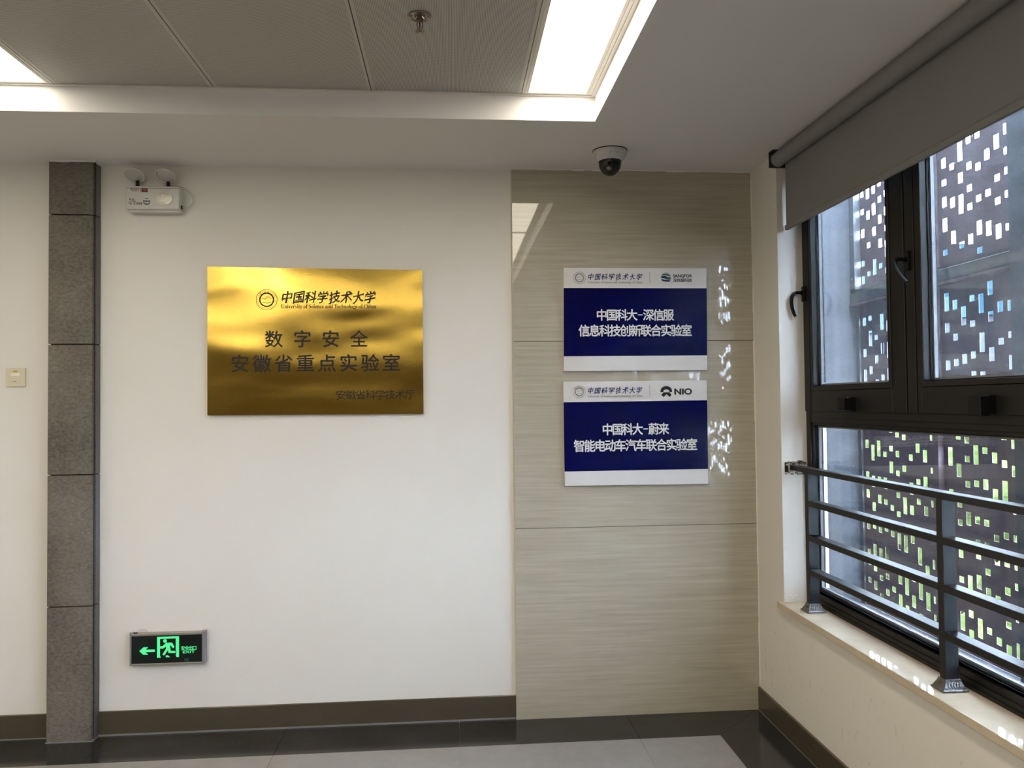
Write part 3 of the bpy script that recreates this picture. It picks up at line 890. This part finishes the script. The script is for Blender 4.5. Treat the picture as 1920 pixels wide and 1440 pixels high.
flat(m, [e(*p) for p in ((803, 487), (860, 485), (935, 408), (1070, 405), (1118, 495), (1105, 527), (1082, 527), (1035, 465), (1022, 480), (1040, 592), (1130, 590), (1152, 612), (1135, 640), (990, 640), (975, 575), (905, 685), (870, 690), (858, 668), (940, 535), (930, 500), (872, 540), (803, 542))], yl)
flat(m, [e(*p) for p in ((925, 700), (965, 688), (990, 700), (1025, 732), (935, 735))], yl)
m.build('running_figure', M_GLOW, ex)
m = MB(); a = e(1265, 545); b = e(1615, 500)
cell_text(m, '安全出口', a[0], b[0], e(1440, 575)[1], e(1440, 478)[1], yl, 0.015); m.build('lettering', M_GLOW, ex)
m = MB(); line_text(m, 'EXIT', e(1308, 640)[0], e(1570, 640)[0], e(1440, 640)[1], e(1440, 588)[1], yl, 0.02); m.build('lettering', M_GLOW, ex)
m = MB()
for k in range(3):
    for j in range(4):
        p = e(1355+k*35, 765+j*17); q_ = 0.0022
        m.box(p[0]-q_, p[0]+q_, yl, yl+0.0004, p[1]-0.0010, p[1]+0.0006)
m.build('small_print', M_GLOWD, ex)
MB().tube(smooth_curve([(-2.972, -0.006, 0.468), (-2.968, -0.008, 0.478), (-2.950, -0.008, 0.483), (-2.935, -0.006, 0.478), (-2.925, -0.006, 0.468)]), 0.0022).build('cable', M_WPLAST, ex, True)
MB().box(-2.982, -2.966, -0.030, -0.022, 0.470, 0.4745).build('clip', M_RUBBER, ex)

# ------------------------------------------------------------------ emergency twin-head light
em = empty('emergency_light')
tag(em, 'white twin lamp emergency light high on wall beside the stone pilaster', 'emergency light')
bx0, bx1, bz0, bz1, by = -3.0105, -2.7675, 2.4365, 2.5495, -0.060
m = MB()
m.box(bx0, bx1, by, -0.0005, bz0+0.004, bz1, 0.006, 3)
m.box(bx0+0.012, bx1+0.001, -0.045, -0.0005, bz0-0.006, bz0+0.006, 0.002)
m.build('body', M_WPLAST, em, True)
MB().box(bx0+0.004, bx1-0.004, by-0.0008, by+0.002, bz1-0.0115, bz1-0.0095).build('seam', M_GREY, em)
for cx, cz in ((-2.9735, 2.6030), (-2.8340, 2.6005)):
    nrm = Vector((-0.04, -0.56, -0.83)).normalized()
    rotm = nrm.to_track_quat('Z', 'Y').to_matrix().to_4x4()
    Mh = Matrix.Translation((cx, -0.052, cz-0.001))@rotm
    hd = MB().lathe([(0.0, -0.022), (0.020, -0.021), (0.036, -0.012), (0.043, -0.002), (0.0465, 0.0), (0.0465, 0.003), (0.042, 0.0045), (0.0385, 0.002), (0.0375, -0.002), (0.0, -0.004)], Mh, 40, False)
    h_ = hd.build('lamp_head', M_WPLAST, em, True)
    lz = MB().lathe([(0.037, 0.0), (0.030, 0.0012), (0.018, 0.0025), (0.006, 0.0035), (0.0, 0.006)], Mh, 24, False)
    lz.build('lens', M_LENS, h_)
    MB().box(cx-0.002, cx+0.012, -0.034, -0.020, bz1-0.002, cz-0.020, 0.002).build('neck', M_RUBBER, em)
ay = by-0.0006
m = MB(); n = 40; pts = []
acx, acz = -2.8345, 2.4915
for i in range(n):
    a = 2*PI*i/n; r = 0.0335*(1-0.13*max(0, sin(a))**10-0.05*max(0, -sin(a))**8)*(1.0+0.05*abs(cos(a)))
    pts.append((acx+r*cos(a), acz+r*sin(a)*0.95))
m.prism([(p, ay, q_) for p, q_ in pts], (0, -0.003, 0))
m.build('indicator_window', mat('yellowed_clear_plastic', (0.36, 0.34, 0.26), 0.15), em)
m = MB(); m.tube([(p, ay-0.003, q_) for p, q_ in pts+[pts[0]]], 0.0010, 6)
m.build('window_rim', mat('pale_rim', (0.85, 0.80, 0.62), 0.1), em)
m = MB().tube(smooth_curve([(acx+0.001, ay-0.001, acz+0.031), (acx+0.006, ay-0.001, acz+0.037), (acx+0.012, ay-0.001, acz+0.040)]), 0.0016, 6)
m.build('stalk', M_WPLAST, em)
m = MB()
for dx, dz in ((-0.010, -0.021), (0.001, -0.024)): m.lathe([(0.0016, 0), (0.0016, 0.001)], Matrix.Translation((acx+dx, ay-0.003, acz+dz))@Matrix.Rotation(R(90), 4, 'X'), 10)
m.build('indicator_hole', M_RUBBER, em)
M_IND = mat('white_indicator', (0.9, 0.88, 0.8), 0.1)
for dx, dz, r in ((-0.008, 0.013, 0.002), (0.004, 0.015, 0.0015), (0.016, -0.021, 0.0012)): MB().lathe([(r, 0), (r, 0.0012)], Matrix.Translation((acx+dx, ay-0.003, acz+dz))@Matrix.Rotation(R(90), 4, 'X'), 10).build('indicator_lamp', M_IND, em)
def ep(u, v): return (-3.0107+((230+u/21.33)-235)*0.002405, 2.5503-((340+v/21.33)-348)*0.00252)
yl = by-0.0006
m = MB(); a = ep(318, 340); b = ep(662, 275); cell_text(m, '敏华电工', a[0], b[0], a[1], b[1], yl, 0.03)
m.build('lettering', M_REDP, em)
m = MB(); a = ep(365, 388); b = ep(600, 358); 
for i in range(9): m.box(a[0]+(b[0]-a[0])*i/9, a[0]+(b[0]-a[0])*(i+0.6)/9, yl, yl+0.0004, a[1], b[1])
m.build('small_print', M_REDP, em)
m = MB(); a = ep(750, 425); b = ep(1000, 275); m.box(a[0], b[0], yl, yl+0.0004, a[1], b[1]); a = ep(705, 420); b = ep(722, 280); m.box(a[0], b[0], yl, yl+0.0004, a[1], b[1])
m.build('red_label', M_REDP, em)
m = MB(); a = ep(878, 350); ringpoly(m, a[0], a[1], 0.0035, 0.0052, yl-0.0003, 20); disc(m, a[0], a[1], 0.002, yl-0.0003, 12)
m.build('label_mark', mat('pale_red_print', (0.34, 0.16, 0.15), 0.4), em)
m = MB()
for u, v, r in ((295, 700, 0.0042), (420, 710, 0.0042), (268, 845, 0.0036), (330, 815, 0.0026), (390, 805, 0.0024), (465, 805, 0.0036), (340, 890, 0.0040), (468, 890, 0.0040)):
    a = ep(u, v); ringpoly(m, a[0], a[1], r*0.55, r, yl, 16)
for u, v, u2, v2 in ((300, 740, 330, 700+90), (420, 745, 395, 790), (440, 770, 560, 880), (500, 730, 530, 780), (240, 880, 265, 860), (330, 920, 315, 950), (480, 920, 510, 945)):
    a = ep(u, v); b = ep(u2, v2); m.tube([(a[0], yl, a[1]), (b[0], yl, b[1])], 0.0009, 4)
a = ep(545, 915); b = ep(770, 832); m.box(a[0], b[0], yl, yl+0.0003, a[1], b[1])
m.build('flower_mark', M_CHAR, em)
m = MB(); a = ep(560, 900); b = ep(755, 845); line_text(m, '119', a[0], b[0], a[1], b[1], yl-0.0003, 0.0) if False else None
for i in range(5): m.box(a[0]+(b[0]-a[0])*i/5, a[0]+(b[0]-a[0])*(i+0.45)/5, yl-0.0003, yl, a[1], b[1])
m.build('mark_stripes', M_WPLAST, em)
m = MB(); a = ep(962, 800)
ringpoly(m, a[0], a[1], 0.0118, 0.0158, yl, 30, R(150), R(390)); ringpoly(m, a[0], a[1]+0.002, 0.0125, 0.0155, yl, 14, R(55), R(125))
for k in (-1, 0, 1): m.box(a[0]+k*0.0072-0.0029, a[0]+k*0.0072+0.0029, yl, yl+0.0003, a[1]-0.001, a[1]+0.0055)
ringpoly(m, a[0], a[1]-0.002, 0.006, 0.0085, yl, 14, R(205), R(335))
m.build('round_mark', M_CHAR, em)
MB().tube(smooth_curve([(-2.862, -0.012, 2.556), (-2.83, -0.010, 2.566), (-2.79, -0.010, 2.5645), (-2.748, -0.010, 2.546), (-2.722, -0.010, 2.512), (-2.722, -0.011, 2.486), (-2.738, -0.014, 2.464), (-2.768, -0.030, 2.458)]), 0.0024, 8).build('cable', M_WPLAST, em, True)
MB().box(bx1-0.002, bx1+0.004, -0.036, -0.024, 2.450, 2.466).build('cable_entry', M_RUBBER, em)

# ------------------------------------------------------------------ switch plate
sw = empty('switch_plate')
tag(sw, 'small cream wall switch plate at the left edge of the picture', 'switch')
MB().box(-3.5650, -3.4785, -0.0095, -0.0005, 1.6200, 1.7060, 0.0025, 2).build('plate', M_CREAM, sw)
MB().box(-3.5640, -3.4795, -0.0105, -0.0095, 1.6945, 1.6960).box(-3.545, -3.500, -0.0108, -0.0095, 1.6330, 1.6895, 0.0006).build('insert', M_CREAM, sw)
MB().box(-3.5305, -3.5135, -0.0116, -0.0108, 1.6865, 1.6935).build('yellow_label', mat('yellow_label', (0.50, 0.40, 0.03), 0.5), sw)
MB().box(-3.5415, -3.5020, -0.0118, -0.0108, 1.6690, 1.6820).build('white_label', mat('white_label', (0.92, 0.88, 0.78), 0.5), sw)
MB().box(-3.5310, -3.5160, -0.0112, -0.0107, 1.6420, 1.6440).build('slot', M_GROUT, sw)

# ------------------------------------------------------------------ dome camera
dc = empty('dome_camera')
tag(dc, 'white dome security camera with black globe under the soffit', 'camera')
dcx, dcy = -0.7755, -0.3080
Md = Matrix.Translation((dcx, dcy, H))
MB().lathe([(0.0, 0), (0.0795, 0), (0.0795, -0.003), (0.077, -0.004)], Md, 48, False).build('base_ring', M_RUBBER, dc, True)
MB().lathe([(0.0, -0.004), (0.078, -0.004), (0.0785, -0.008), (0.074, -0.024), (0.066, -0.038), (0.057, -0.047), (0.0535, -0.049), (0.051, -0.047)], Md, 48, False).build('housing', M_WPLAST, dc, True)
MB().lathe([(0.0525, -0.044)]+[(0.0515*cos(a), -0.054-0.060*sin(a)) for a in [R(x) for x in (0, 12, 25, 40, 55, 70, 82)]]+[(0, -0.114)], Md, 40, False).build('globe', M_DOME, dc, True)
for a in (200, 262, 285, 330): MB().lathe([(0.0022, 0), (0.0022, 0.002)], Md@Matrix.Translation((0.0725*cos(R(a)), 0.0725*sin(R(a)), -0.026))@Vector((cos(R(a)), sin(R(a)), -0.4)).to_track_quat('Z', 'Y').to_matrix().to_4x4(), 8).build('screw', M_GREY, dc)
MB().lathe([(0.010, 0), (0.010, 0.012), (0.004, 0.014), (0, 0.013)], Md@Matrix.Translation((-0.012, -0.036, -0.085))@Vector((-0.2, -0.7, -0.6)).to_track_quat('Z', 'Y').to_matrix().to_4x4(), 20).build('lens', M_CHROME, dc)

# ------------------------------------------------------------------ sprinkler
sp = empty('sprinkler')
tag(sp, 'chrome pendent fire sprinkler in the perforated ceiling', 'sprinkler')
Ms = Matrix.Translation((-1.5968, -1.2926, T-0.001))
MB().lathe([(0.0, 0.0), (0.0365, 0.0), (0.036, -0.003), (0.028, -0.006), (0.024, -0.003), (0.022, -0.002), (0.0, -0.002)], Ms, 40, False).build('escutcheon', M_CHROME, sp, True)
MB().lathe([(0.0, -0.002), (0.017, -0.002), (0.014, -0.008), (0.011, -0.008), (0.011, -0.018), (0.0075, -0.020), (0, -0.020)], Ms, 6, False).build('nut', M_CHROME, sp)
m = MB()
for s_ in (-1, 1):
    m.tube([(-1.5968+s_*0.008, -1.2926, T-0.018), (-1.5968+s_*0.0095, -1.2926, T-0.030), (-1.5968+s_*0.006, -1.2926, T-0.044), (-1.5968, -1.2926, T-0.048)], 0.0022, 8)
m.build('yoke', M_CHROME, sp)
MB().lathe([(0.0018, -0.019), (0.0025, -0.03), (0.0018, -0.044)], Ms, 10).build('glass_bulb', M_REDBULB, sp, True)
m = MB().lathe([(0.0, -0.047), (0.005, -0.047), (0.005, -0.052), (0.0, -0.053)], Ms, 12, False)
for k in range(10):
    a = 2*PI*k/10; p = Vector((cos(a), sin(a), 0)); q_ = Vector((-sin(a), cos(a), 0)); o_ = Vector((-1.5968, -1.2926, T-0.050))
    m.prism([o_+p*0.003-q_*0.0015, o_+p*0.015-q_*0.0032, o_+p*0.015+q_*0.0032, o_+p*0.003+q_*0.0015], (0, 0, -0.0012))
m.build('deflector', M_CHROME, sp)

# ------------------------------------------------------------------ outside
SX = 0.80
o = MB().box(0.221, SX+0.03, 0.455, 0.70, -5, 4.2).build('concrete_wall', M_CONC)
tag(o, 'bare grey concrete end wall outside the left of the window', 'wall')
ledge = MB().box(0.221, SX+0.06, -8.19, 0.454, 0.18, 0.375, 0.004).build('concrete_ledge', M_CONC)
tag(ledge, 'pale concrete ledge outside below the window', 'ledge')
beam = MB().box(SX-0.045, SX-0.001, -8.19, 0.454, 2.060, 2.118, 0.003).box(SX-0.03, SX-0.001, -8.19, 0.454, 2.118, 2.136).build('horizontal_beam', M_BEAM)
tag(beam, 'green grey horizontal beam across the brown perforated screen', 'beam')
MB().box(SX-0.05, SX-0.001, -8.19, 0.454, 2.046, 2.059).build('lower_flange', M_CORTEN, beam)
pil = MB().box(0.70, SX-0.05, -1.25, -0.876, 0.375, 4.2, 0.004).build('outside_pillar', M_PILLAR)
tag(pil, 'slate grey pillar outside at the right edge of the window view', 'pillar')
MB().box(0.695, 0.70, -1.12, -1.02, 0.375, 4.2).build('pillar_strip', M_GALV, pil)

screen = empty('perforated_screen')
tag(screen, 'rust brown steel screen pierced with small rectangular holes outside window', 'screen')
HW, PITCH = 0.031, 0.0585
def screen_panel(y0, y1, z0, z1, sd):
    rnd = random.Random(sd); m = MB()
    th = 0.002
    bm = m.bm
    def bx(a, b, c, d):
        v = [bm.verts.new(p) for p in ((SX, a, c), (SX, b, c), (SX, b, d), (SX, a, d), (SX+th, a, c), (SX+th, b, c), (SX+th, b, d), (SX+th, a, d))]
        for f in ((0, 3, 2, 1), (4, 5, 6, 7), (0, 1, 5, 4), (2, 3, 7, 6), (1, 2, 6, 5), (0, 4, 7, 3)): bm.faces.new([v[i] for i in f])
    n = int((y1-y0-0.02)/PITCH); off = (y1-y0-n*PITCH+(PITCH-HW))/2
    cur = y0
    phase = 0
    for k in range(n):
        a = y0+off+k*PITCH; b = a+HW
        bx(cur, a, z0, z1)
        z = z0+0.02+(0.05 if k % 2 else 0)+rnd.uniform(0, 0.05); zc = z0
        while z < z1-0.05:
            h = rnd.choice((0.028, 0.028, 0.032, 0.045, 0.060, 0.085))
            if z+h > z1-0.015: break
            bx(a, b, zc, z); zc = z+h
            z = zc+rnd.choice((0.055, 0.07, 0.085, 0.11, 0.13))
        bx(a, b, zc, z1)
        cur = b
    bx(cur, y1, z0, z1)
    return m.build('screen_panel', M_CORTEN, screen, False, False)
edges = [0.452, -0.272, -0.99, -1.71, -2.43, -3.15, -3.87, -4.59, -5.31, -6.03, -6.75, -7.47, -8.19]
zr = [(0.376, 2.05), (2.13, 3.9)]
for i in range(len(edges)-1):
    for j, (a, b) in enumerate(zr):
        screen_panel(edges[i+1]+0.003, edges[i]-0.003, a, b, i*10+j)
for i, y in enumerate(edges[1:-1]):
    MB().box(SX-0.03, SX-0.001, y-0.022, y+0.022, 0.375, 2.045).box(SX-0.03, SX-0.001, y-0.022, y+0.022, 2.14, 3.9).build('screen_post', M_CORTEN, screen)
gp_ = MB().box(SX-0.04, SX-0.001, 0.405, 0.453, 2.14, 3.9).box(SX-0.012, SX-0.001, 0.42, 0.453, 0.375, 2.045)
for z in (2.20, 2.45, 2.7, 2.95): gp_.lathe([(0.007, 0), (0.007, 0.008), (0.0, 0.009)], Matrix.Translation((SX-0.04, 0.43, z))@Matrix.Rotation(R(-90), 4, 'Y'), 6)
gp_.build('end_bracket', M_GALV, screen)

# greenery, lawn and a far building seen through the holes
lawn = MB().box(0.9, 90, -60, 120, -5.2, -5.0).build('lawn', M_LAWN)
tag(lawn, 'green lawn far below outside the window', 'lawn'); 
def tree(x, y, ztop, r, label):
    t_ = empty('tree'); tag(t_, label, 'tree', 'trees beyond the brown screen')
    MB().tube([(x, y, -4.99), (x+0.1, y, -3), (x-0.05, y+0.1, ztop-r*1.2)], [0.16, 0.13, 0.08], 10).build('trunk', M_BARK, t_, True)
    bm = bmesh.new(); rnd = random.Random(int(x*100+y*10))
    for k in range(14):
        a = rnd.uniform(0, 2*PI); rr = r*rnd.uniform(0.1, 0.75); s = r*rnd.uniform(0.42, 0.62)
        c_ = Vector((x+rr*cos(a), y+rr*sin(a), ztop-r*(0.6+(0.19 if r < 2 else 0.09)*k)+rnd.uniform(-0.2, 0.1)*r))
        q = bmesh.ops.create_icosphere(bm, subdivisions=3, radius=s, matrix=Matrix.Translation(c_))
        for v in q['verts']:
            d = (v.co-c_).normalized()
            v.co += d*(noise.noise(v.co*5.0)*0.22+noise.noise(v.co*14.0)*0.12)*s
    m = MB(); m.add(bm); m.build('crown', M_LEAF, t_)
tl_ = [(5.0, -3.6, 0.9, 1.4), (5.0, 0.1, 0.75, 1.4), (5.1, 3.8, 0.9, 1.4), (5.2, 7.5, 1.0, 1.4), (10.0, 12.5, 1.6, 2.2), (10.4, 6.0, 1.2, 2.2), (10.2, -0.6, 1.3, 2.2)]
tlab = ['green tree beyond the screen level with the viewer', 'leafy green tree glimpsed through the holes at lower right', 'leafy green tree glimpsed through holes between the two rail posts',
        'green tree glimpsed through the holes beside the first rail post', 'tall green tree farthest left beyond the screen', 'broad green tree standing behind the row of nearer trees', 'broad green tree farthest right behind the nearer row']
for (x, y, zt, r), lb in zip(tl_, tlab): tree(x, y, zt, r, lb)
fb = empty('distant_building')
tag(fb, 'pale distant building with a cyan roof glimpsed through the screen holes', 'building')
MB().box(20, 30, 26, 60, -5, 4.9).build('facade', M_FARW, fb)
MB().box(19.7, 30.3, 25.7, 31.5, 4.9, 5.9).box(19.7, 30.3, 31.5, 60.3, 4.9, 9.0).build('cyan_roof', M_CYAN, fb)
for j in range(4):
    for i in range(11):
        y = 27.2+i*3.0; z = -3.8+j*2.4
        MB().box(19.93, 20.0, y, y+1.7, z, z+1.4).build('window', M_FARG, fb)
